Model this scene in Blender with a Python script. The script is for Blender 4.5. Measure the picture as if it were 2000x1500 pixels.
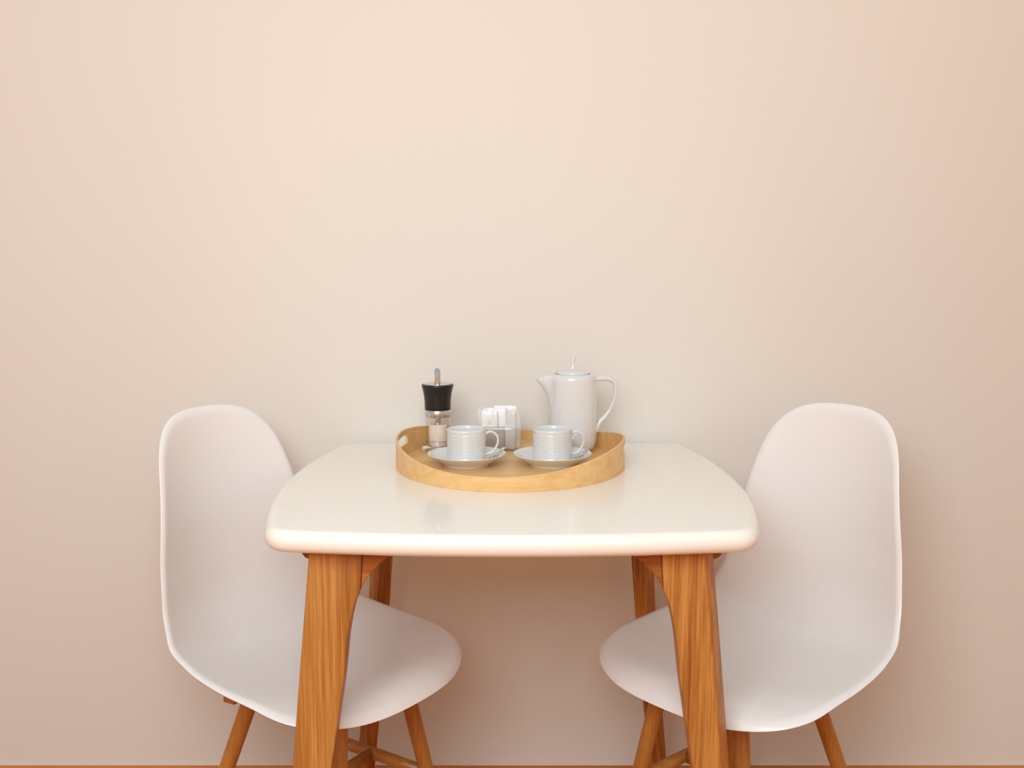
import bpy, bmesh, math, random
import numpy as np
from mathutils import Vector, Matrix

for o in list(bpy.data.objects):
    bpy.data.objects.remove(o)
C = bpy.context.scene.collection
scene = bpy.context.scene
PI = math.pi
R = math.radians

# ------------------------------------------------------------ camera, world, lights
cam = bpy.data.cameras.new('camera'); camo = bpy.data.objects.new('camera', cam); C.objects.link(camo)
cam.sensor_fit = 'HORIZONTAL'; cam.sensor_width = 36.0
cam.lens = 36.0 * 2067.888 / 2000.0
cam.clip_start = 0.05
camo.location = (0, -2.26690, 1.157084)
camo.rotation_euler = (PI / 2 - 0.1226108, 0, 0)
scene.camera = camo

scene.view_settings.view_transform = 'Standard'
scene.view_settings.look = 'None'
scene.view_settings.exposure = 0.06
scene.view_settings.gamma = 1.0
scene.view_settings.use_curve_mapping = False

world = bpy.data.worlds.new('world'); scene.world = world; world.use_nodes = True
_w = world.node_tree; _bg = _w.nodes['Background']
_tc = _w.nodes.new('ShaderNodeTexCoord'); _sx = _w.nodes.new('ShaderNodeSeparateXYZ'); _rp = _w.nodes.new('ShaderNodeValToRGB')
_w.links.new(_tc.outputs['Generated'], _sx.inputs[0]); _w.links.new(_sx.outputs['Z'], _rp.inputs['Fac']); _w.links.new(_rp.outputs['Color'], _bg.inputs[0])
_rp.color_ramp.elements[0].position = 0.0; _rp.color_ramp.elements[0].color = (1.50, 0.72, 0.30, 1)      # warm lower part of the room
_rp.color_ramp.elements[1].position = 0.45; _rp.color_ramp.elements[1].color = (0.93, 1.0, 1.06, 1)      # pale ceiling
_bg.inputs[1].default_value = 0.56

def area(name, loc, target, sx, sy, power, col):
    l = bpy.data.lights.new(name, 'AREA'); l.shape = 'RECTANGLE'; l.size = sx; l.size_y = sy
    l.energy = power; l.color = col
    o = bpy.data.objects.new(name, l); C.objects.link(o); o.location = loc
    d = Vector(target) - Vector(loc)
    o.rotation_euler = d.to_track_quat('-Z', 'Y').to_euler()
    return o
area('window_light', (-0.30, -2.36, 1.80), (0.0, 0.0, 0.85), 1.1, 1.0, 33, (0.88, 1.01, 1.09))
area('ceiling_light', (0.5, -1.9, 2.7), (0.15, 0, 0.9), 1.0, 1.0, 2, (1.0, 0.95, 0.88))

# ------------------------------------------------------------ helpers
def link(name, me, mat=None, parent=None, smooth=True):
    o = bpy.data.objects.new(name, me); C.objects.link(o)
    if mat: me.materials.append(mat)
    if parent: o.parent = parent
    if smooth:
        for p in me.polygons: p.use_smooth = True
    return o
def mesh(name, v, f, mat=None, parent=None, smooth=True):
    me = bpy.data.meshes.new(name); me.from_pydata([tuple(map(float, p)) for p in v], [], f); me.update()
    bm = bmesh.new(); bm.from_mesh(me); bmesh.ops.recalc_face_normals(bm, faces=bm.faces); bm.to_mesh(me); bm.free()
    return link(name, me, mat, parent, smooth)
def tag(o, label=None, cat=None, group=None, kind=None):
    if label: o['label'] = label
    if cat: o['category'] = cat
    if group: o['group'] = group
    if kind: o['kind'] = kind
    return o
def empty(name, loc, rz=0):
    o = bpy.data.objects.new(name, None); C.objects.link(o); o.empty_display_size = .05
    o.location = loc; o.rotation_euler = (0, 0, rz); return o
def children(o): return [c for c in bpy.data.objects if c.parent == o]
def copy_tree(o, parent=None):
    c = o.copy(); C.objects.link(c)
    if parent: c.parent = parent
    for k in children(o): copy_tree(k, c)
    return c
def edge_split(o, ang=35):
    me = o.data
    bm = bmesh.new(); bm.from_mesh(me)
    for e in bm.edges:
        if len(e.link_faces) == 2 and e.calc_face_angle(0) > R(ang): e.smooth = False
    bm.to_mesh(me); bm.free(); return o
def lathe(name, prof, mat, parent=None, n=64, loc=(0, 0, 0), dr=None):
    v = []; f = []
    m = len(prof)
    for i, (r, z) in enumerate(prof):
        for k in range(n):
            a = 2 * PI * k / n; rr = r + (dr(a, r, z, i) if dr else 0)
            v.append((loc[0] + rr * math.cos(a), loc[1] + rr * math.sin(a), loc[2] + z))
    for i in range(m - 1):
        for k in range(n):
            f.append((i * n + k, i * n + (k + 1) % n, (i + 1) * n + (k + 1) % n, (i + 1) * n + k))
    if prof[0][0] > 1e-5: f.append(tuple(range(n))[::-1])
    if prof[-1][0] > 1e-5: f.append(tuple((m - 1) * n + k for k in range(n)))
    o = mesh(name, v, f, mat, parent)
    bm = bmesh.new(); bm.from_mesh(o.data); bmesh.ops.remove_doubles(bm, verts=bm.verts, dist=1e-6)
    bmesh.ops.recalc_face_normals(bm, faces=bm.faces)
    for e in bm.edges:
        if len(e.link_faces) == 2 and e.calc_face_angle(0) > R(50): e.smooth = False
    bm.to_mesh(o.data); bm.free()
    return o
def smooth_path(pts, n=8):
    P = [Vector(p) for p in pts]; out = []
    for i in range(len(P) - 1):
        a = P[max(i - 1, 0)]; b = P[i]; c = P[i + 1]; d = P[min(i + 2, len(P) - 1)]
        for k in range(n):
            t = k / n
            out.append(.5 * ((2 * b) + (c - a) * t + (2 * a - 5 * b + 4 * c - d) * t * t + (3 * b - a - 3 * c + d) * t ** 3))
    out.append(P[-1]); return out
def tube(name, pts, rads, mat, parent=None, n=20, flat=1.0, side=(0, 1, 0), cap=True):
    """sweep an ellipse; rads = radius per point, flat = scale along the side vector"""
    v = []; f = []; m = len(pts); S = Vector(side).normalized()
    P = [Vector(p) for p in pts]
    for i in range(m):
        t = (P[min(i + 1, m - 1)] - P[max(i - 1, 0)]).normalized()
        s = (S - t * S.dot(t)).normalized(); u = t.cross(s)
        r = rads[i] if hasattr(rads, '__len__') else rads
        for k in range(n):
            a = 2 * PI * k / n
            v.append(P[i] + s * (r * flat * math.cos(a)) + u * (r * math.sin(a)))
    for i in range(m - 1):
        for k in range(n):
            f.append((i * n + k, i * n + (k + 1) % n, (i + 1) * n + (k + 1) % n, (i + 1) * n + k))
    if cap:
        f.append(tuple(range(n))[::-1]); f.append(tuple((m - 1) * n + k for k in range(n)))
    return mesh(name, v, f, mat, parent)
def bevel_mod(o, w, seg=3, ang=30):
    m = o.modifiers.new('bevel', 'BEVEL'); m.width = w; m.segments = seg; m.limit_method = 'ANGLE'; m.angle_limit = R(ang)
    return o
def prism_y(name, poly, y0, y1, mat, parent, bev=.004, seg=4):
    """extrude an xz polygon along y"""
    n = len(poly)
    v = [(x, y0, z) for x, z in poly] + [(x, y1, z) for x, z in poly]
    f = [tuple(range(n)), tuple(range(2 * n - 1, n - 1, -1))] + [(i, (i + 1) % n, n + (i + 1) % n, n + i) for i in range(n)]
    o = mesh(name, v, f, mat, parent, True)
    bevel_mod(o, bev, seg, 40)
    return o

# ------------------------------------------------------------ materials
def nt(name):
    m = bpy.data.materials.new(name); m.use_nodes = True
    t = m.node_tree; b = t.nodes['Principled BSDF']; return m, t, b
def plain(name, col, rough=.5, metal=0, coat=0, spec=.5, bump=0, bscale=200, var=0, vscale=3):
    m, t, b = nt(name)
    b.inputs['Base Color'].default_value = (*col, 1); b.inputs['Roughness'].default_value = rough
    b.inputs['Metallic'].default_value = metal; b.inputs['Coat Weight'].default_value = coat
    b.inputs['Specular IOR Level'].default_value = spec
    tc = t.nodes.new('ShaderNodeTexCoord')
    nz = t.nodes.new('ShaderNodeTexNoise'); nz.inputs['Scale'].default_value = vscale; nz.inputs['Detail'].default_value = 4
    t.links.new(tc.outputs['Object'], nz.inputs['Vector'])
    rp = t.nodes.new('ShaderNodeValToRGB')
    rp.color_ramp.elements[0].position = .3; rp.color_ramp.elements[1].position = .7
    rp.color_ramp.elements[0].color = (*[c * (1 - var) for c in col], 1); rp.color_ramp.elements[1].color = (*[min(1, c * (1 + var)) for c in col], 1)
    t.links.new(nz.outputs['Fac'], rp.inputs['Fac']); t.links.new(rp.outputs['Color'], b.inputs['Base Color'])
    if bump:
        n2 = t.nodes.new('ShaderNodeTexNoise'); n2.inputs['Scale'].default_value = bscale; n2.inputs['Detail'].default_value = 3
        bp = t.nodes.new('ShaderNodeBump'); bp.inputs['Strength'].default_value = bump; bp.inputs['Distance'].default_value = .002
        t.links.new(tc.outputs['Object'], n2.inputs['Vector']); t.links.new(n2.outputs['Fac'], bp.inputs['Height'])
        t.links.new(bp.outputs['Normal'], b.inputs['Normal'])
    return m
def wood(name, dark, mid, light, axis=2, fine=1.0, rough=.42, rings=.25, rot=(0, 0, 0), big=(9, 9, .7), lo=.36):
    """streaky grain running along the axis"""
    m, t, b = nt(name); L = t.links.new
    tc = t.nodes.new('ShaderNodeTexCoord')
    def stretched(scale, rr=rot):
        mp = t.nodes.new('ShaderNodeMapping'); s = [scale[0], scale[1], scale[2]]
        if axis == 0: s = [scale[2], scale[1], scale[0]]
        if axis == 1: s = [scale[0], scale[2], scale[1]]
        mp.inputs['Scale'].default_value = s; mp.inputs['Rotation'].default_value = rr
        L(tc.outputs['Object'], mp.inputs['Vector']); return mp
    m1 = stretched(big); n1 = t.nodes.new('ShaderNodeTexNoise'); n1.inputs['Scale'].default_value = 2.2; n1.inputs['Detail'].default_value = 3; n1.inputs['Distortion'].default_value = .6
    L(m1.outputs[0], n1.inputs['Vector'])
    m2 = stretched((230 * fine, 230 * fine, 4)); n2 = t.nodes.new('ShaderNodeTexNoise'); n2.inputs['Scale'].default_value = 2.2; n2.inputs['Detail'].default_value = 5; n2.inputs['Roughness'].default_value = .65
    L(m2.outputs[0], n2.inputs['Vector'])
    m3 = stretched((90 * fine, 90 * fine, 1.2)); n3 = t.nodes.new('ShaderNodeTexNoise'); n3.inputs['Scale'].default_value = 2.2; n3.inputs['Detail'].default_value = 2; n3.inputs['Distortion'].default_value = .3
    L(m3.outputs[0], n3.inputs['Vector'])
    def mul(a, k):
        q = t.nodes.new('ShaderNodeMath'); q.operation = 'MULTIPLY'; L(a, q.inputs[0]); q.inputs[1].default_value = k; return q.outputs[0]
    def add(a, c):
        q = t.nodes.new('ShaderNodeMath'); q.operation = 'ADD'; L(a, q.inputs[0]); L(c, q.inputs[1]); return q.outputs[0]
    s = add(add(mul(n1.outputs['Fac'], rings + .15), mul(n2.outputs['Fac'], .38)), mul(n3.outputs['Fac'], .47 - rings))
    rp = t.nodes.new('ShaderNodeValToRGB'); e = rp.color_ramp.elements
    e[0].position = lo; e[0].color = (*dark, 1); e[1].position = 1 - lo; e[1].color = (*light, 1)
    k = e.new(.5); k.color = (*mid, 1)
    L(s, rp.inputs['Fac']); L(rp.outputs['Color'], b.inputs['Base Color'])
    b.inputs['Roughness'].default_value = rough
    bp = t.nodes.new('ShaderNodeBump'); bp.inputs['Strength'].default_value = .12; bp.inputs['Distance'].default_value = .001
    L(n2.outputs['Fac'], bp.inputs['Height']); L(bp.outputs['Normal'], b.inputs['Normal'])
    return m
def glass(name, col=(1, 1, 1), rough=0.0, ior=1.45, bump=0, bscale=60):
    m, t, b = nt(name)
    b.inputs['Base Color'].default_value = (*col, 1); b.inputs['Transmission Weight'].default_value = 1
    b.inputs['Roughness'].default_value = rough; b.inputs['IOR'].default_value = ior
    if bump:
        n = t.nodes.new('ShaderNodeTexNoise'); n.inputs['Scale'].default_value = bscale; n.inputs['Detail'].default_value = 2
        bp = t.nodes.new('ShaderNodeBump'); bp.inputs['Strength'].default_value = bump; bp.inputs['Distance'].default_value = .01
        tc = t.nodes.new('ShaderNodeTexCoord'); t.links.new(tc.outputs['Object'], n.inputs['Vector'])
        t.links.new(n.outputs['Fac'], bp.inputs['Height']); t.links.new(bp.outputs['Normal'], b.inputs['Normal'])
    return m

M = {}
M['wall'] = plain('wall_paint', (.75, .705, .635), .62, spec=.25, bump=.05, bscale=90, var=.012, vscale=1.5)
M['floor'] = wood('floor_boards', (.46, .15, .02), (.62, .22, .04), (.72, .30, .065), axis=0, fine=.6, rough=.4)
M['trim'] = plain('skirting_bead', (.78, .6, .48), .5)
M['top'] = plain('lacquered_white', (.87, .80, .70), .25, spec=.5, coat=.15, var=.006, vscale=4)
M['oak'] = wood('oak_leg', (.30, .095, .012), (.44, .165, .028), (.58, .26, .06), fine=1.0, rough=.42, lo=.41)
M['oak_coarse'] = wood('oak_leg_coarse', (.26, .072, .008), (.43, .155, .025), (.58, .25, .055), fine=.55, rough=.42, rings=.22, lo=.41)
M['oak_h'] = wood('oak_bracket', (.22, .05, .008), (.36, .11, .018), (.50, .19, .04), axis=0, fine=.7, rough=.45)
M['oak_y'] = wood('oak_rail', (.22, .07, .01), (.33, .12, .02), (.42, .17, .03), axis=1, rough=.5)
M['beech'] = wood('beech_leg', (.34, .11, .018), (.44, .165, .03), (.54, .23, .05), fine=.8, rough=.35)
M['plastic'] = plain('white_plastic', (.84, .785, .74), .28, spec=.45, var=.004)
M['birch'] = wood('birch_veneer', (.67, .37, .13), (.76, .455, .18), (.81, .53, .24), axis=0, fine=.35, rough=.4, rings=.3, big=(14, 14, 2))
M['china'] = plain('white_china', (.70, .695, .67), .12, spec=.55, coat=.3, var=.003)
M['chrome'] = plain('polished_steel', (.62, .66, .70), .2, metal=1)
M['steel'] = plain('spoon_steel', (.62, .60, .58), .1, metal=1)
M['black'] = plain('black_plastic', (.012, .009, .008), .3, spec=.45)
M['acrylic'] = glass('clear_acrylic', (1, .99, .98), 0, 1.3)
def clear(name, tint, f0=.06, rough=.02):
    m = bpy.data.materials.new(name); m.use_nodes = True; t = m.node_tree; t.nodes.remove(t.nodes['Principled BSDF'])
    tr = t.nodes.new('ShaderNodeBsdfTransparent'); tr.inputs[0].default_value = (*tint, 1)
    gl = t.nodes.new('ShaderNodeBsdfGlossy'); gl.inputs['Roughness'].default_value = rough; gl.inputs[0].default_value = (1, 1, 1, 1)
    lw = t.nodes.new('ShaderNodeLayerWeight'); lw.inputs[0].default_value = .5
    pw = t.nodes.new('ShaderNodeMath'); pw.operation = 'POWER'; pw.inputs[1].default_value = 3.5; t.links.new(lw.outputs['Facing'], pw.inputs[0])
    fr = t.nodes.new('ShaderNodeMath'); fr.operation = 'MULTIPLY_ADD'; fr.inputs[1].default_value = .55; fr.inputs[2].default_value = .035; t.links.new(pw.outputs[0], fr.inputs[0])
    mx = t.nodes.new('ShaderNodeMixShader')
    t.links.new(fr.outputs[0], mx.inputs[0]); t.links.new(tr.outputs[0], mx.inputs[1]); t.links.new(gl.outputs[0], mx.inputs[2])
    t.links.new(mx.outputs[0], t.nodes['Material Output'].inputs['Surface']); return m
M['acrylic_wall'] = clear('clear_acrylic_wall', (.985, .965, .94))
M['salt'] = plain('salt_grains', (.88, .82, .76), .8, bump=.3, bscale=900, var=.03, vscale=500)
M['clear'] = clear('clear_glass', (.96, .955, .95))
M['film'] = plain('crinkled_film', (.92, .90, .88), .12, spec=.8, bump=1.0, bscale=80)
_t = M['film'].node_tree; _mx = _t.nodes.new('ShaderNodeMixShader'); _tr = _t.nodes.new('ShaderNodeBsdfTransparent'); _mx.inputs[0].default_value = .45
_t.links.new(_tr.outputs[0], _mx.inputs[1]); _t.links.new(_t.nodes['Principled BSDF'].outputs[0], _mx.inputs[2])
_t.links.new(_mx.outputs[0], _t.nodes['Material Output'].inputs['Surface'])
M['paper'] = plain('white_sachet', (.90, .87, .85), .3, bump=.7, bscale=70)
M['paper_grey'] = plain('grey_sachet', (.50, .44, .40), .5, bump=.5, bscale=60)
M['dot'] = plain('yellow_print', (.78, .74, .38), .5)

# ------------------------------------------------------------ the room
def quad_box(name, x0, x1, y0, y1, z0, z1, mat, parent=None):
    v = [(x0, y0, z0), (x1, y0, z0), (x1, y1, z0), (x0, y1, z0), (x0, y0, z1), (x1, y0, z1), (x1, y1, z1), (x0, y1, z1)]
    f = [(0, 1, 2, 3), (7, 6, 5, 4), (0, 4, 5, 1), (1, 5, 6, 2), (2, 6, 7, 3), (3, 7, 4, 0)]
    return mesh(name, v, f, mat, parent, False)
WY = .02
tag(quad_box('floor', -3.2, 3.2, -3.8, WY, -.08, 0, M['floor']), kind='structure')
tag(quad_box('wall_back', -3.2, 3.2, WY, WY + .12, -.08, 3.0, M['wall']), kind='structure')
tag(bevel_mod(quad_box('trim_1', -3.2, 3.2, WY - .004, WY + .001, 0, .006, M['trim']), .002, 2), kind='structure')

# ------------------------------------------------------------ dining table
table = tag(empty('dining_table', (0, -.37, 0)), 'cream white lacquered table with curved sides on splayed oak legs, against the wall', 'table')
TX, TY, TZ = 0, -.37, .75
def outline():
    pts = []
    c = [(-.366, -.742), (.366, -.742), (.366, 0), (-.366, 0)]
    def fn(k, t):
        if k == 0: x = -.366 + .732 * t; return (x, -.742 - .032 * (1 - (x / .366) ** 2))
        if k == 1: y = -.742 + .742 * t; return (.366 + .047 * (1 - ((y + .371) / .371) ** 2), y)
        if k == 2: x = .366 - .732 * t; return (x, 0 + .012 * (1 - (x / .366) ** 2))
        y = 0 - .742 * t; return (-.366 - .047 * (1 - ((y + .371) / .371) ** 2), y)
    cut = .045
    for k in range(4):
        for i in range(41):
            pts.append(fn(k, cut + (1 - 2 * cut) * i / 40))
        a = fn(k, 1 - cut); b = fn(k, 1); d = fn((k + 1) % 4, cut)
        for i in range(1, 10):
            t = i / 10
            pts.append(tuple((1 - t) ** 2 * a[j] + 2 * t * (1 - t) * b[j] + t * t * d[j] for j in (0, 1)))
    return pts
O = outline(); n = len(O)
def inset(P, d):
    out = []
    for i in range(len(P)):
        a = P[i - 1]; b = P[(i + 1) % len(P)]
        tx, ty = b[0] - a[0], b[1] - a[1]; l = math.hypot(tx, ty)
        out.append((P[i][0] - ty / l * d, P[i][1] + tx / l * d))
    return out
v = []; f = []
prof = []
for k in range(11):
    a = -PI / 2 + PI * k / 10
    prof.append((.015 * (1 - math.cos(a)), .733 + .017 * math.sin(a)))
for d, z in prof:
    for x, y in inset(O, d): v.append((x - TX, y - TY, z))
m = len(prof)
for i in range(m - 1):
    for k in range(n): f.append((i * n + k, i * n + (k + 1) % n, (i + 1) * n + (k + 1) % n, (i + 1) * n + k))
f.append(tuple(range(n))); f.append(tuple((m - 1) * n + k for k in range(n)))
tt = mesh('tabletop', v, f, M['top'], table)
for p in tt.data.polygons:
    if len(p.vertices) > 4: p.use_smooth = False
LT = .7165
YF0, YF1 = -.712, -.676
def flip(poly, s): return [(x * s, z) for x, z in poly]
# front legs (outline of the left one; mirrored for the right)
front = [(-.306, LT), (-.3255, .52), (-.3405, .36), (-.374, 0), (-.318, 0), (-.281, .36), (-.266, .455), (-.2575, .51), (-.2505, .574), (-.246, .60), (-.240, .625), (-.230, .65), (-.2255, LT)]
br = [(-.225, LT), (-.2295, .651)]
for i in range(1, 12):
    t = i / 12
    br.append(((1 - t) ** 2 * -.2295 + 2 * t * (1 - t) * -.2085 + t * t * -.160, (1 - t) ** 2 * .651 + 2 * t * (1 - t) * .6955 + t * t * (LT - .001)))
br.append((-.158, LT))
for s, mt in ((-1, M['oak']), (1, M['oak_coarse'])):
    o = prism_y('leg', flip(front, -s), YF0 - TY, YF1 - TY, mt, table, .003, 4)
    if s == 1:      # this leg's outer front edge is planed at a slant
        bm = bmesh.new(); bm.from_mesh(o.data)
        dl = Vector((.034, 0, -.3565)).normalized(); p0 = Vector((.3255 - .0165, YF0 - TY, .52)); p1 = Vector((.3255 + .0001, YF0 - TY + .022, .52))
        nrm = dl.cross(p1 - p0).normalized()
        if nrm.x < 0: nrm = -nrm
        r_ = bmesh.ops.bisect_plane(bm, geom=bm.verts[:] + bm.edges[:] + bm.faces[:], plane_co=p0, plane_no=nrm, clear_outer=True)
        bmesh.ops.holes_fill(bm, edges=[e for e in bm.edges if e.is_boundary])
        bmesh.ops.recalc_face_normals(bm, faces=bm.faces); bm.to_mesh(o.data); bm.free()
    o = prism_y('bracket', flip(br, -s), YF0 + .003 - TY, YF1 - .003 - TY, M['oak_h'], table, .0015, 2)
    # back legs: square posts turned on their axis
    v = []; th = R(41) * -s
    for z, cx, h in ((LT, .262, .0185), (.51, .2765, .0172), (.36, .287, .0165), (0, .322, .014)):
        for a in range(4):
            q = th + PI / 4 + a * PI / 2; rr = h * math.sqrt(2)
            v.append((s * cx + rr * math.cos(q), -.085 - TY + rr * math.sin(q), z))
    f = [(0, 1, 2, 3), (12, 13, 14, 15)] + [(4 * i + k, 4 * i + (k + 1) % 4, 4 * i + 4 + (k + 1) % 4, 4 * i + 4 + k) for i in range(3) for k in range(4)]
    bevel_mod(mesh('leg', v, f, M['oak_coarse'], table), .003, 3)
    # rail under the top with a rounded outer edge
    rp = [(-.22, LT), (-.3275, LT), (-.3270, .704), (-.3245, .696), (-.3195, .690), (-.311, .687), (-.22, .687)]
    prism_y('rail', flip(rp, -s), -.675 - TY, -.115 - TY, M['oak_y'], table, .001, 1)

# ------------------------------------------------------------ chairs
V = dict(zip(['frontx', 'topz', 'topx', 'W0', 'W1', 'W2', 'W3', 'W4', 'W5', 'e1', 'e2', 'e3', 'e4', 'at', 'bf', 'zs', 'xb', 'e0', 'e5', 'pt', 'pf', 'ee', 'W6', 'e6'],
    [0.2474, 0.8637, -0.2825, 0.2261, 0.2425, 0.2369, 0.2129, 0.1898, 0.1652, 0.0156, 0.0568, 0.0692, 0.0586, 0.2583, 0.1612, 0.3976, -0.2292, -0.0452, 0.0487, 3.0686, 2.0994, 2.0006, 0.1655, 0.0546]))
def interp(xk, yk, x):
    xk = np.array(xk, float); yk = np.array(yk, float)
    m = np.gradient(yk, xk); i = np.clip(np.searchsorted(xk, x) - 1, 0, len(xk) - 2)
    h = xk[i + 1] - xk[i]; t = (x - xk[i]) / h
    return (2*t**3-3*t**2+1)*yk[i]+(t**3-2*t**2+t)*h*m[i]+(-2*t**3+3*t**2)*yk[i+1]+(t**3-t**2)*h*m[i+1]
def shell_mesh(d, nb=200, nr=34):
    """rings of vertices that shrink from the outline of the shell to its middle"""
    fx, tz, tx, zs, xb = d['frontx'], d['topz'], d['topx'], d['zs'], d['xb']
    P = np.array([(fx, zs+.002), (fx-.04, zs+.018), (fx-.14, zs+.014), (0, zs+.001), (-.09, zs+.003), (xb+.045, zs+.03), (xb+.005, zs+.09), (xb-.01, zs+.17), (xb-.02, zs+.25), ((xb-.02)*.5+tx*.5-.002, (zs+.25+tz)/2), (tx, tz)])
    L = np.r_[0, np.cumsum(np.linalg.norm(np.diff(P, axis=0), axis=1))]; L /= L[-1]
    kt = [0, .15, .35, .52, .7, .85, 1]; h = .10
    ext = lambda y, t: interp(L, y, np.clip(t, 0, 1))+(t-np.clip(t, 0, 1))*np.where(t < 0, (y[1]-y[0])/L[1], (y[-1]-y[-2])/(1-L[-2]))
    def ev(T, S, roll=0):
        px = interp(L, P[:, 0], T); pz = interp(L, P[:, 1], T)
        dx = ext(P[:, 0], T+h)-ext(P[:, 0], T-h); dz = ext(P[:, 1], T+h)-ext(P[:, 1], T-h)
        nn = np.hypot(dx, dz); nx = dz/nn; nz = -dx/nn
        W = interp(kt, [d[k] for k in ('W0', 'W1', 'W2', 'W3', 'W4', 'W6', 'W5')], T)
        E = interp(kt, [d[k] for k in ('e0', 'e1', 'e2', 'e3', 'e4', 'e6', 'e5')], T)
        o = E*np.abs(S)**d['ee']+roll
        return np.stack([px+nx*o, W*S, pz+nz*o], -1)
    sup = lambda a, p: 1-np.maximum(0, 1-np.minimum(a, 1)**p)**(1/p)
    q = np.sin(np.linspace(-np.pi/2, np.pi/2, 400)); a = np.abs(q)
    T0 = d['bf']*sup(a, d['pf']); T1 = 1-d['at']*sup(a, d['pt'])
    side = np.linspace(0, 1, 300)[1:-1]
    lt = np.concatenate([T0, d['bf']+(1-d['at']-d['bf'])*side, T1[::-1], 1-d['at']+(d['bf']-1+d['at'])*side])
    ls = np.concatenate([q, 1+0*side, q[::-1], -1+0*side])
    lt = np.r_[lt, lt[:1]]; ls = np.r_[ls, ls[:1]]
    B = ev(lt, ls); al = np.r_[0, np.cumsum(np.linalg.norm(np.diff(B, axis=0), axis=1))]
    g = np.linspace(0, al[-1], nb+1)[:-1]
    bt = np.interp(g, al, lt); bs = np.interp(g, al, ls)
    for _ in range(5):
        bt = .5*bt+.25*(np.roll(bt, 1)+np.roll(bt, -1)); bs = .5*bs+.25*(np.roll(bs, 1)+np.roll(bs, -1))
    B = ev(bt, bs); BB = np.concatenate([B*(1-k/4)+np.roll(B, -1, 0)*k/4 for k in range(4)])
    v = []; tc = .47
    for r_ in range(nr):
        k = 1-((r_)/nr)**1.55
        T = tc+(bt-tc)*k; S = bs*k
        X = ev(T, S)
        dist = np.sqrt(((X[:, None, :]-BB[None])**2).sum(2).min(1))
        v.append(ev(T, S, -.008*np.clip(1-dist/.016, 0, 1)**2))
    v = np.concatenate(v+[ev(np.array([tc]), np.array([0.]))])
    f = [(r_*nb+k, r_*nb+(k+1) % nb, (r_+1)*nb+(k+1) % nb, (r_+1)*nb+k) for r_ in range(nr-1) for k in range(nb)]
    f += [((nr-1)*nb+k, (nr-1)*nb+(k+1) % nb, nr*nb) for k in range(nb)]
    return v, f
def make_chair(loc, yaw, label):
    root = tag(empty('dining_chair', (loc[0], loc[1], 0), yaw), label, 'chair', 'white shell chairs at the table')
    G, f = shell_mesh(V)
    me = bpy.data.meshes.new('seat_shell'); me.from_pydata([tuple(map(float, p)) for p in G], [], f); me.update()
    bm = bmesh.new(); bm.from_mesh(me); bmesh.ops.recalc_face_normals(bm, faces=bm.faces)
    up = sum((fc.normal.z for fc in bm.faces if abs(fc.normal.z) > .8))
    if up < 0: bmesh.ops.reverse_faces(bm, faces=bm.faces)
    bm.to_mesh(me); bm.free()
    sh = link('seat_shell', me, M['plastic'], root)
    so = sh.modifiers.new('thick', 'SOLIDIFY'); so.thickness = .006; so.offset = -1
    bv = sh.modifiers.new('edge', 'BEVEL'); bv.width = .002; bv.segments = 3; bv.limit_method = 'ANGLE'; bv.angle_limit = R(50)
    def lp(front, sy, z):
        t = (.37 - z) / .37
        return (.130 + .049 * t if front else -.072 - .101 * t, sy * (.090 + .067 * t if front else .093 + .086 * t), z)
    for fr in (True, False):
        for sy in (-1, 1):
            top = lp(fr, sy, .374); 
            pts = [Vector(lp(fr, sy, z)) for z in (.374, .36, .25, .12, .004, .0)]
            tube('leg', pts, [.0150, .0152, .0145, .013, .011, .0105], M['beech'], root, 24)
    # cross beams below the seat and an H of stretchers between the legs
    for kind, vals in (('x', (-.091, .091)), ('y', (-.072, .130))):
        for q in vals:
            if kind == 'x': x0, x1, y0, y1, z0, z1 = -.122, .150, q - .012, q + .012, .362, .382
            elif q > 0: x0, x1, y0, y1, z0, z1 = q - .012, q + .012, -.079, .079, .364, .380
            else: x0, x1, y0, y1, z0, z1 = -.122, -.094, -.121, .121, .346, .3622
            v0 = [(x0, y0, z0), (x1, y0, z0), (x1, y1, z0), (x0, y1, z0)]
            v1 = [(a, b, z1) for a, b, c_ in v0]
            f = [(0, 1, 2, 3), (7, 6, 5, 4), (0, 4, 5, 1), (1, 5, 6, 2), (2, 6, 7, 3), (3, 7, 4, 0)]
            bevel_mod(mesh('cross_beam', v0 + v1, f, M['beech'], root), .002, 2)
    for sy in (-1, 1):
        a = Vector(lp(True, sy, .180)); b = Vector(lp(False, sy, .180))
        tube('stretcher', [a, (a + b) / 2, b], .0118, M['beech'], root, 16, side=(0, 0, 1))
    a = (Vector(lp(True, -1, .180)) + Vector(lp(False, -1, .180))) / 2; b = Vector((a.x, -a.y, a.z))
    tube('stretcher', [a, (a + b) / 2, b], .0110, M['beech'], root, 16, side=(0, 0, 1))
    return root
make_chair((-.3588, -.3855), -.5632, 'white plastic shell chair on round wooden legs, left of the table, facing right')
make_chair((.4336, -.3871), 3.8281, 'white plastic shell chair on round wooden legs, right of the table, facing left')

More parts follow.
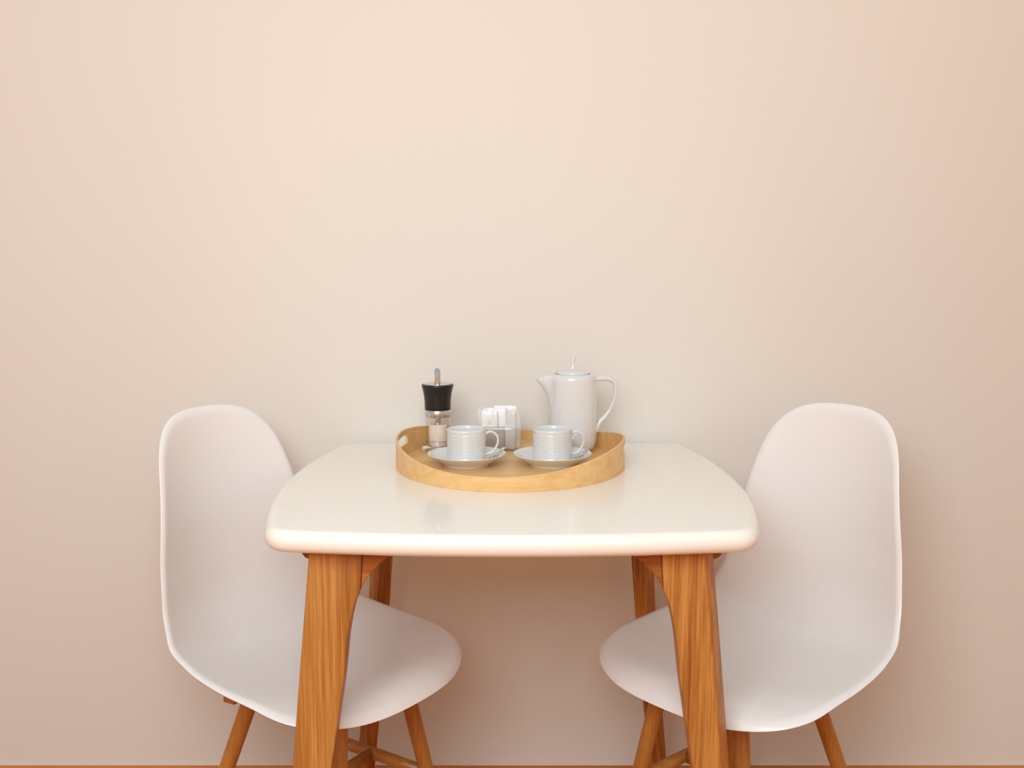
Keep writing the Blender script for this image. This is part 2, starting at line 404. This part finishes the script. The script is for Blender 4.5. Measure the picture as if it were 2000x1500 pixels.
# ------------------------------------------------------------ tray
TCX, TCY, TA, TB, TZ0 = -.003, -.2365, .2215, .2500, .7502
tray = tag(empty('serving_tray', (TCX, TCY, TZ0)), 'round birch wood tray with raised cut-out handle ends on the white table', 'tray')
def rim_h(th): return .0255 + .032 * abs(math.cos(th + R(11))) ** 2.3
N = 160; v = []; f = []
rows = 10
for k in range(N):
    th = 2 * PI * k / N; c_, s_ = math.cos(th), math.sin(th); h = rim_h(th)
    ring = []
    W = .0045
    for i in range(rows + 1): ring.append((TA, TB, .0 + (h - .0008) * i / rows))
    ring.append((TA - .0008, TB - .0008, h)); ring.append((TA - W + .0008, TB - W + .0008, h))
    for i in range(rows + 1): ring.append((TA - W, TB - W, (h - .0008) * (1 - i / rows)))
    for a, b, z in ring: v.append((a * c_, b * s_, z))
m = len(ring)
for k in range(N):
    q = (k + 1) % N
    for i in range(m): f.append((k * m + i, q * m + i, q * m + (i + 1) % m, k * m + (i + 1) % m))
rim = mesh('rim', v, f, M['birch'], tray)
# stadium shaped hand holes through both ends
hv = []; hf = []
hs = 24; L2, Hr, zc = .036, .0100, .0365
sect = []
for i in range(hs):
    a = 2 * PI * i / hs
    sect.append((math.copysign(L2, math.cos(a)) + Hr * math.cos(a) if abs(math.cos(a)) > 1e-9 else Hr * 0, zc + Hr * math.sin(a)))
for x in (-.3, .3):
    for y, z in sect: hv.append((x, y, z))
hf = [tuple(range(hs)), tuple(range(2 * hs - 1, hs - 1, -1))] + [(i, (i + 1) % hs, hs + (i + 1) % hs, hs + i) for i in range(hs)]
cut = mesh('cutter', hv, hf); cut.parent = tray; cut.rotation_euler = (0, 0, R(-8))
bo = rim.modifiers.new('holes', 'BOOLEAN'); bo.object = cut; bo.operation = 'DIFFERENCE'; bo.solver = 'EXACT'
bpy.context.view_layer.update()
dg = bpy.context.evaluated_depsgraph_get()
nm = bpy.data.meshes.new_from_object(rim.evaluated_get(dg))
rim.modifiers.clear(); rim.data = nm
bpy.data.objects.remove(cut)
edge_split(rim, 40)
base = [(0, 0), (1, 0), (1, .0058), (0, .0058)]
v = []; f = []
for r_, z in ((0.0, .0004), (1.0, .0004), (1.0, .0058), (0.0, .0058)):
    for k in range(N):
        th = 2 * PI * k / N
        v.append(((TA - .0046) * r_ * math.cos(th), (TB - .0046) * r_ * math.sin(th), z))
f = [tuple(N + k for k in range(N)), tuple(2 * N + k for k in range(N))] + [(N + k, N + (k + 1) % N, 2 * N + (k + 1) % N, 2 * N + k) for k in range(N)]
mesh('base_panel', v, f, M['birch'], tray, False)
bm = bmesh.new(); bm.from_mesh(children(tray)[1].data if children(tray)[1].name.startswith('base') else children(tray)[0].data)
bmesh.ops.delete(bm, geom=[q for q in bm.verts if not q.link_faces], context='VERTS')
tgt = [c for c in children(tray) if c.name.startswith('base')][0]; bm.to_mesh(tgt.data); bm.free()
TF = TZ0 + .006      # tray floor

# ------------------------------------------------------------ cups, saucers, spoons
def make_saucer(x, y, label):
    pr = [(0, .0035), (.030, .0035), (.040, .0030), (.041, 0), (.0445, 0), (.0455, .0035), (.055, .0085), (.066, .0155), (.0742, .0212),
          (.0750, .0222), (.0746, .0232), (.0735, .0230), (.066, .0182), (.055, .0125), (.046, .0092), (.040, .0088), (.036, .0080), (0, .0080)]
    return tag(lathe('saucer', pr, M['china'], None, 96, (0, 0, 0)), label, 'saucer', 'coffee saucers on the tray')
def make_cup(label):
    root = tag(empty('coffee_cup', (0, 0, 0)), label, 'cup', 'coffee cups on the tray')
    H = .0620; ro = .0372
    pr = [(0, .002), (.028, .002), (.029, 0), (.031, 0), (.0335, .0015), (.0355, .0045), (.0362, .0075)]
    nr = 13; z0 = .009; z1 = .0535
    for i in range(nr):
        za = z0 + (z1 - z0) * i / nr; dz = (z1 - z0) / nr; rr = .0363 + .0009 * i / nr
        pr += [(rr - .0007, za), (rr - .0003, za + dz * .15), (rr + .0002, za + dz * .35), (rr + .0002, za + dz * .7), (rr - .0003, za + dz * .9)]
    pr += [(.0368, .0545), (.0373, .0560), (.0374, .0600), (.0372, H - .0007), (.0365, H), (.0355, H - .0008), (.0350, .056), (.0340, .020), (.0325, .009), (.028, .005), (0, .0045)]
    lathe('body', pr, M['china'], root, 96)
    p = smooth_path([(.0355, 0, .0505), (.0440, 0, .0545), (.0535, 0, .0520), (.0600, 0, .0430), (.0600, 0, .0320), (.0545, 0, .0210), (.0465, 0, .0140), (.0345, 0, .0110)], 8)
    rr = [.0030 - .0007 * math.sin(PI * i / (len(p) - 1)) for i in range(len(p))]
    tube('handle', p, rr, M['china'], root, 16, flat=1.5)
    return root
def make_spoon():
    v = []; f = []
    K = 40; S = 10; Ln = .070
    def half(t):      # half width along the spoon, bowl at t=0
        if t < .33:
            q = t / .33; return .0105 * math.sqrt(max(0, 1 - (1 - q * 1.55) ** 2)) if q < .645 else .0105 * (1 - ((q - .645) / .355) ** 1.5 * .82)
        q = (t - .33) / .67
        return .0019 + .0031 * q ** 1.6 if q < .93 else (.0019 + .0031 * .89) * math.sqrt(max(.02, 1 - ((q - .93) / .07) ** 2))
    for i in range(K + 1):
        t = i / K; w = max(half(t), .0003)
        zc = .0 + .010 * math.sin(min(1, max(0, (t - .2) / .8)) * PI * .5)
        dep = .0035 * math.sin(min(1, t / .33) * PI) if t < .33 else 0
        for j in range(S + 1):
            s = -1 + 2 * j / S
            v.append((Ln * t, w * s, zc - dep * (1 - s * s)))
    for i in range(K):
        for j in range(S): f.append((i*(S+1)+j, (i+1)*(S+1)+j, (i+1)*(S+1)+j+1, i*(S+1)+j+1))
    o = mesh('teaspoon', v, f, M['steel'])
    so = o.modifiers.new('t', 'SOLIDIFY'); so.thickness = .0012; so.offset = 1
    bevel_mod(o, .0004, 2, 50)
    return o
cup = make_cup('ribbed white cup on the left saucer, nearer the salt grinder')
sau = make_saucer(0, 0, 'left white saucer, in front of the salt grinder')
spn = tag(make_spoon(), 'small steel spoon on the left saucer, behind the cup handle', 'spoon', 'teaspoons on the saucers')
cup2 = copy_tree(cup); cup2['label'] = 'ribbed white cup on the right saucer, in front of the coffee pot'
sau2 = copy_tree(sau); sau2['label'] = 'right white saucer, in front of the coffee pot'
spn2 = copy_tree(spn); spn2['label'] = 'small steel spoon on the right saucer, behind the cup handle'
for (c_, s_, p_, x) in ((cup, sau, spn, -.0868), (cup2, sau2, spn2, .0772)):
    y = -.276
    s_.location = (x, y, TF + .0002); c_.location = (x - .0002, y, TF + .0002 + .0082)
    c_.rotation_euler = (0, 0, R(8))
    p_.location = (x + .0475, y - .020, TF + .0145); p_.rotation_euler = (0, R(0), R(68))

# ------------------------------------------------------------ coffee pot
pot = tag(empty('coffee_pot', (.1235, -.133, TF + .0003)), 'tall white porcelain coffee pot with lid, behind the right cup', 'coffee pot')
BZ = .756
def zz(z): return z - BZ
pr = [(0, .0025), (.030, .0025), (.031, 0), (.034, 0), (.0375, .0015), (.0415, .0055), (.0455, .0115), (.0478, .019), (.0487, .028), (.0489, .045), (.0489, .060), (.0488, .075),
      (.0487, .09), (.0486, .10), (.0485, .108), (.0484, .115), (.0483, .122), (.0482, .128), (.0480, .134), (.0479, .139), (.0477, .144), (.0474, .149), (.0467, .153), (.0452, .1562), (.0425, .158), (.0385, .159), (.0365, .1592), (.0350, .1585), (.0345, .150), (.044, .140), (.044, .02), (0, .012)]
def spout(a, r, z, i):
    if i > 28 or z < .07: return 0
    d = abs((a - PI + PI) % (2 * PI) - PI)
    t = min(1, max(0, (z - .075) / .070)); amt = .0265 * t ** 2.6
    if z > .149: amt *= max(0, 1 - ((z - .149) / .0102)) ** .6 * .9 + .0
    w = .36 - .16 * t
    return amt * math.exp(-(d / w) ** 2 * 1.0)
pbody = lathe('body', pr, M['china'], pot, 128, dr=spout)
lid = lathe('lid', [(0, .158), (.0335, .158), (.0342, .1600), (.0340, .1618), (.0325, .1630), (.025, .1652), (.014, .1672), (.009, .1682), (0, .1684)], M['china'], pot, 80)
lathe('knob', [(0, .167), (.0075, .1672), (.0062, .1695), (.0044, .174), (.0040, .180), (.0044, .186), (.0052, .190), (.0050, .1925), (.003, .1938), (0, .194)], M['china'], lid, 40)
hp = smooth_path([(.046, 0, .1475), (.060, 0, .1490), (.076, 0, .1470), (.0855, 0, .1390), (.0880, 0, .1240), (.0845, 0, .1040), (.0765, 0, .0850), (.066, 0, .0700), (.0555, 0, .0590), (.0487, 0, .0450), (.0470, 0, .0330)], 8)
k = len(hp)
hr = [.0048 + .0012 * math.cos(2 * PI * i / (k - 1)) * (1) for i in range(k)]
hr[-1] = .001; hr[-2] = .002; hr[-3] = .003; hr[-4] = .0038; hr[-5] = .0045
tube('handle', hp, hr, M['china'], pot, 20, flat=1.35)
pot.rotation_euler = (0, 0, R(4))

# ------------------------------------------------------------ salt grinder
mill = tag(empty('salt_grinder', (-.1515, -.130, TF + .0003)), 'clear salt grinder with black flared cap and steel spout knob, behind the left cup', 'grinder')
lathe('foot', [(0, 0), (.0325, 0), (.0340, .0015), (.0342, .004), (.0325, .009), (.0290, .0145), (.0270, .020), (.0265, .0225), (.0215, .0225), (.0212, .010), (.0205, .0088), (0, .0085)], M['acrylic'], mill, 72)
lathe('jar', [(.0205, .0228), (.0265, .0228), (.0265, .0705), (.0248, .0705), (.0248, .0240), (.0205, .0238), (.0205, .0228)], M['acrylic_wall'], mill, 72)
lathe('salt_fill', [(0, .009), (.0185, .009), (.0190, .010), (.0190, .0545), (.0180, .0552), (0, .0553)], M['salt'], mill, 56)
lathe('shaft', [(0, .0554), (.0145, .0554), (.0145, .0566), (.0062, .0570), (.0062, .0850), (0, .0850)], M['chrome'], mill, 40)
lathe('collar', [(.0238, .0708), (.0263, .0708), (.0265, .0712), (.0265, .0846), (.0262, .085), (.0238, .085), (.0238, .0708)], M['chrome'], mill, 72)
lathe('cap', [(0, .0852), (.0262, .0852), (.0266, .0862), (.0266, .096), (.0272, .106), (.0286, .117), (.0306, .127), (.0322, .1322), (.0326, .1342), (.0322, .1362), (.0305, .1372), (.0285, .1368), (0, .1366)], M['black'], mill, 80)
lathe('cap_plate', [(0, .1367), (.0280, .1369), (.0280, .1376), (.0270, .1380), (0, .1382)], M['chrome'], mill, 64)
# knob: a steel tube cut on a slant, the cut facing forward
n_ = 40; v = []; f = []
def cutz(a, r): return .1615 + r * math.sin(a) * 1.25 + r * math.cos(a) * -.25
for ring, (r, kind) in enumerate(((.0062, 0), (.0062, 1), (.0048, 1), (.0048, 2))):
    for i in range(n_):
        a = 2 * PI * i / n_
        z = .1383 if kind == 0 else (cutz(a, r) if kind == 1 else cutz(a, r) - .004)
        v.append((r * math.cos(a), r * math.sin(a), z))
for q in range(3):
    for i in range(n_): f.append((q*n_+i, q*n_+(i+1) % n_, (q+1)*n_+(i+1) % n_, (q+1)*n_+i))
f.append(tuple(range(n_))); f.append(tuple(3*n_+i for i in range(n_)))
edge_split(mesh('spout_knob', v, f, M['chrome'], mill))

# ------------------------------------------------------------ glass holder with sachets
HX, HY = -.026, -.112
holder = tag(empty('glass_holder', (HX, HY, TF + .0003)), 'low clear glass holder packed with sachets, between grinder and coffee pot', 'holder')
def rbox(hx, hy, r, z, n=6):
    out = []
    for cx, cy, a0 in ((hx-r, hy-r, 0), (-hx+r, hy-r, 90), (-hx+r, -hy+r, 180), (hx-r, -hy+r, 270)):
        for i in range(n + 1):
            a = R(a0 + 90 * i / n); out.append((cx + r * math.cos(a), cy + r * math.sin(a), z))
    return out
rings = [rbox(.041, .027, .007, 0), rbox(.043, .029, .008, .002), rbox(.045, .031, .008, .048), rbox(.0445, .0305, .008, .049), rbox(.043, .029, .007, .048), rbox(.0415, .0275, .006, .0018)]
q = len(rings[0]); v = [p for r_ in rings for p in r_]
f = [(i*q+k, i*q+(k+1) % q, (i+1)*q+(k+1) % q, (i+1)*q+k) for i in range(5) for k in range(q)] + [tuple(range(q)), tuple(5*q+k for k in range(q))]
mesh('jar', v, f, M['clear'], holder)
def sachet(name, w, h, t, mat, seed, crimp=.006):
    rnd = random.Random(seed); nx, nz = 14, 18; v = []; f = []
    ph = [rnd.uniform(0, 6.28) for _ in range(4)]
    for side in (1, -1):
        for j in range(nz + 1):
            for i in range(nx + 1):
                x = -1 + 2 * i / nx; z = j / nz
                puff = (max(0, 1 - abs(x) ** 4)) ** .7 * (max(0, 1 - abs(2 * z - 1) ** 6)) ** .7
                wob = .0010 * math.sin(5 * x + ph[0] + 3 * z) + .0008 * math.sin(9 * z + ph[1])
                wr = .0006 * math.sin(11 * x + 7 * z + ph[2]) * puff
                v.append((w / 2 * x * (1 - .03 * math.sin(8 * z + ph[3]) ** 2), side * (t / 2 * puff + .0002) + wob + wr, h * z))
    k = (nx + 1) * (nz + 1)
    for s in (0, 1):
        for j in range(nz):
            for i in range(nx):
                a = s * k + j * (nx + 1) + i; f.append((a, a + 1, a + nx + 2, a + nx + 1))
    for j in range(nz):
        a = j * (nx + 1); f.append((a, a + nx + 1, k + a + nx + 1, k + a))
        a += nx; f.append((a, a + nx + 1, k + a + nx + 1, k + a))
    for i in range(nx):
        f.append((i, i + 1, k + i + 1, k + i)); a = nz * (nx + 1) + i; f.append((a, a + 1, k + a + 1, k + a))
    return mesh(name, v, f, mat)
g = 'sachets in the glass holder'
specs = [  # name, w, h, t, mat, x, y, rz, lean, label
 ('tea_sachet', .034, .081, .005, 'paper', -.020, -.0160, 3, 0, 'white paper sachet with a yellow dot, at the front of the glass holder'),
 ('tea_sachet', .050, .048, .005, 'paper_grey', -.014, -.0225, -1, 0, 'short grey-brown sachet low at the front of the glass holder'),
 ('sugar_sachet', .022, .083, .006, 'film', -.0365, -.003, -42, -3, 'clear crinkled wrapper at the left end of the glass holder'),
 ('tea_sachet', .044, .084, .005, 'paper', -.006, -.004, 2, 0, 'wide white sachet in the middle of the glass holder'),
 ('biscuit_wrapper', .022, .080, .007, 'film', .021, -.0180, -14, 2, 'shiny crinkled clear wrapper at the front right of the glass holder'),
 ('biscuit_wrapper', .020, .078, .006, 'film', .036, -.010, 38, 2, 'shiny crinkled clear wrapper at the right end of the glass holder'),
 ('tea_sachet', .048, .088, .005, 'paper', .012, .006, -3, 0, 'tallest white sachet at the back right of the glass holder'),
 ('tea_sachet', .042, .082, .005, 'paper', -.014, .015, 4, 0, 'white sachet at the back left of the glass holder'),
]
for i, (nm_, w, h, t, mt, x, y, rz, lean, lab) in enumerate(specs):
    o = sachet(nm_, w, h, t, M[mt], i + 3)
    o.location = (HX + x, HY + y, TF + .0022); o.rotation_euler = (0, R(lean), R(rz))
    tag(o, lab, 'sachet', g)
    if i == 0:
        d = [(.0042 * math.cos(2*PI*k/24), 0, .0042 * math.sin(2*PI*k/24)) for k in range(24)]
        v = [(a, -.0042, c_ + .0575) for a, b, c_ in d] + [(a, -.0012, c_ + .0575) for a, b, c_ in d]
        f = [tuple(range(24)), tuple(range(47, 23, -1))] + [(k, (k+1) % 24, 24+(k+1) % 24, 24+k) for k in range(24)]
        dt = mesh('printed_dot', v, f, M['dot'], o, False); dt['label'] = 'yellow printed dot'
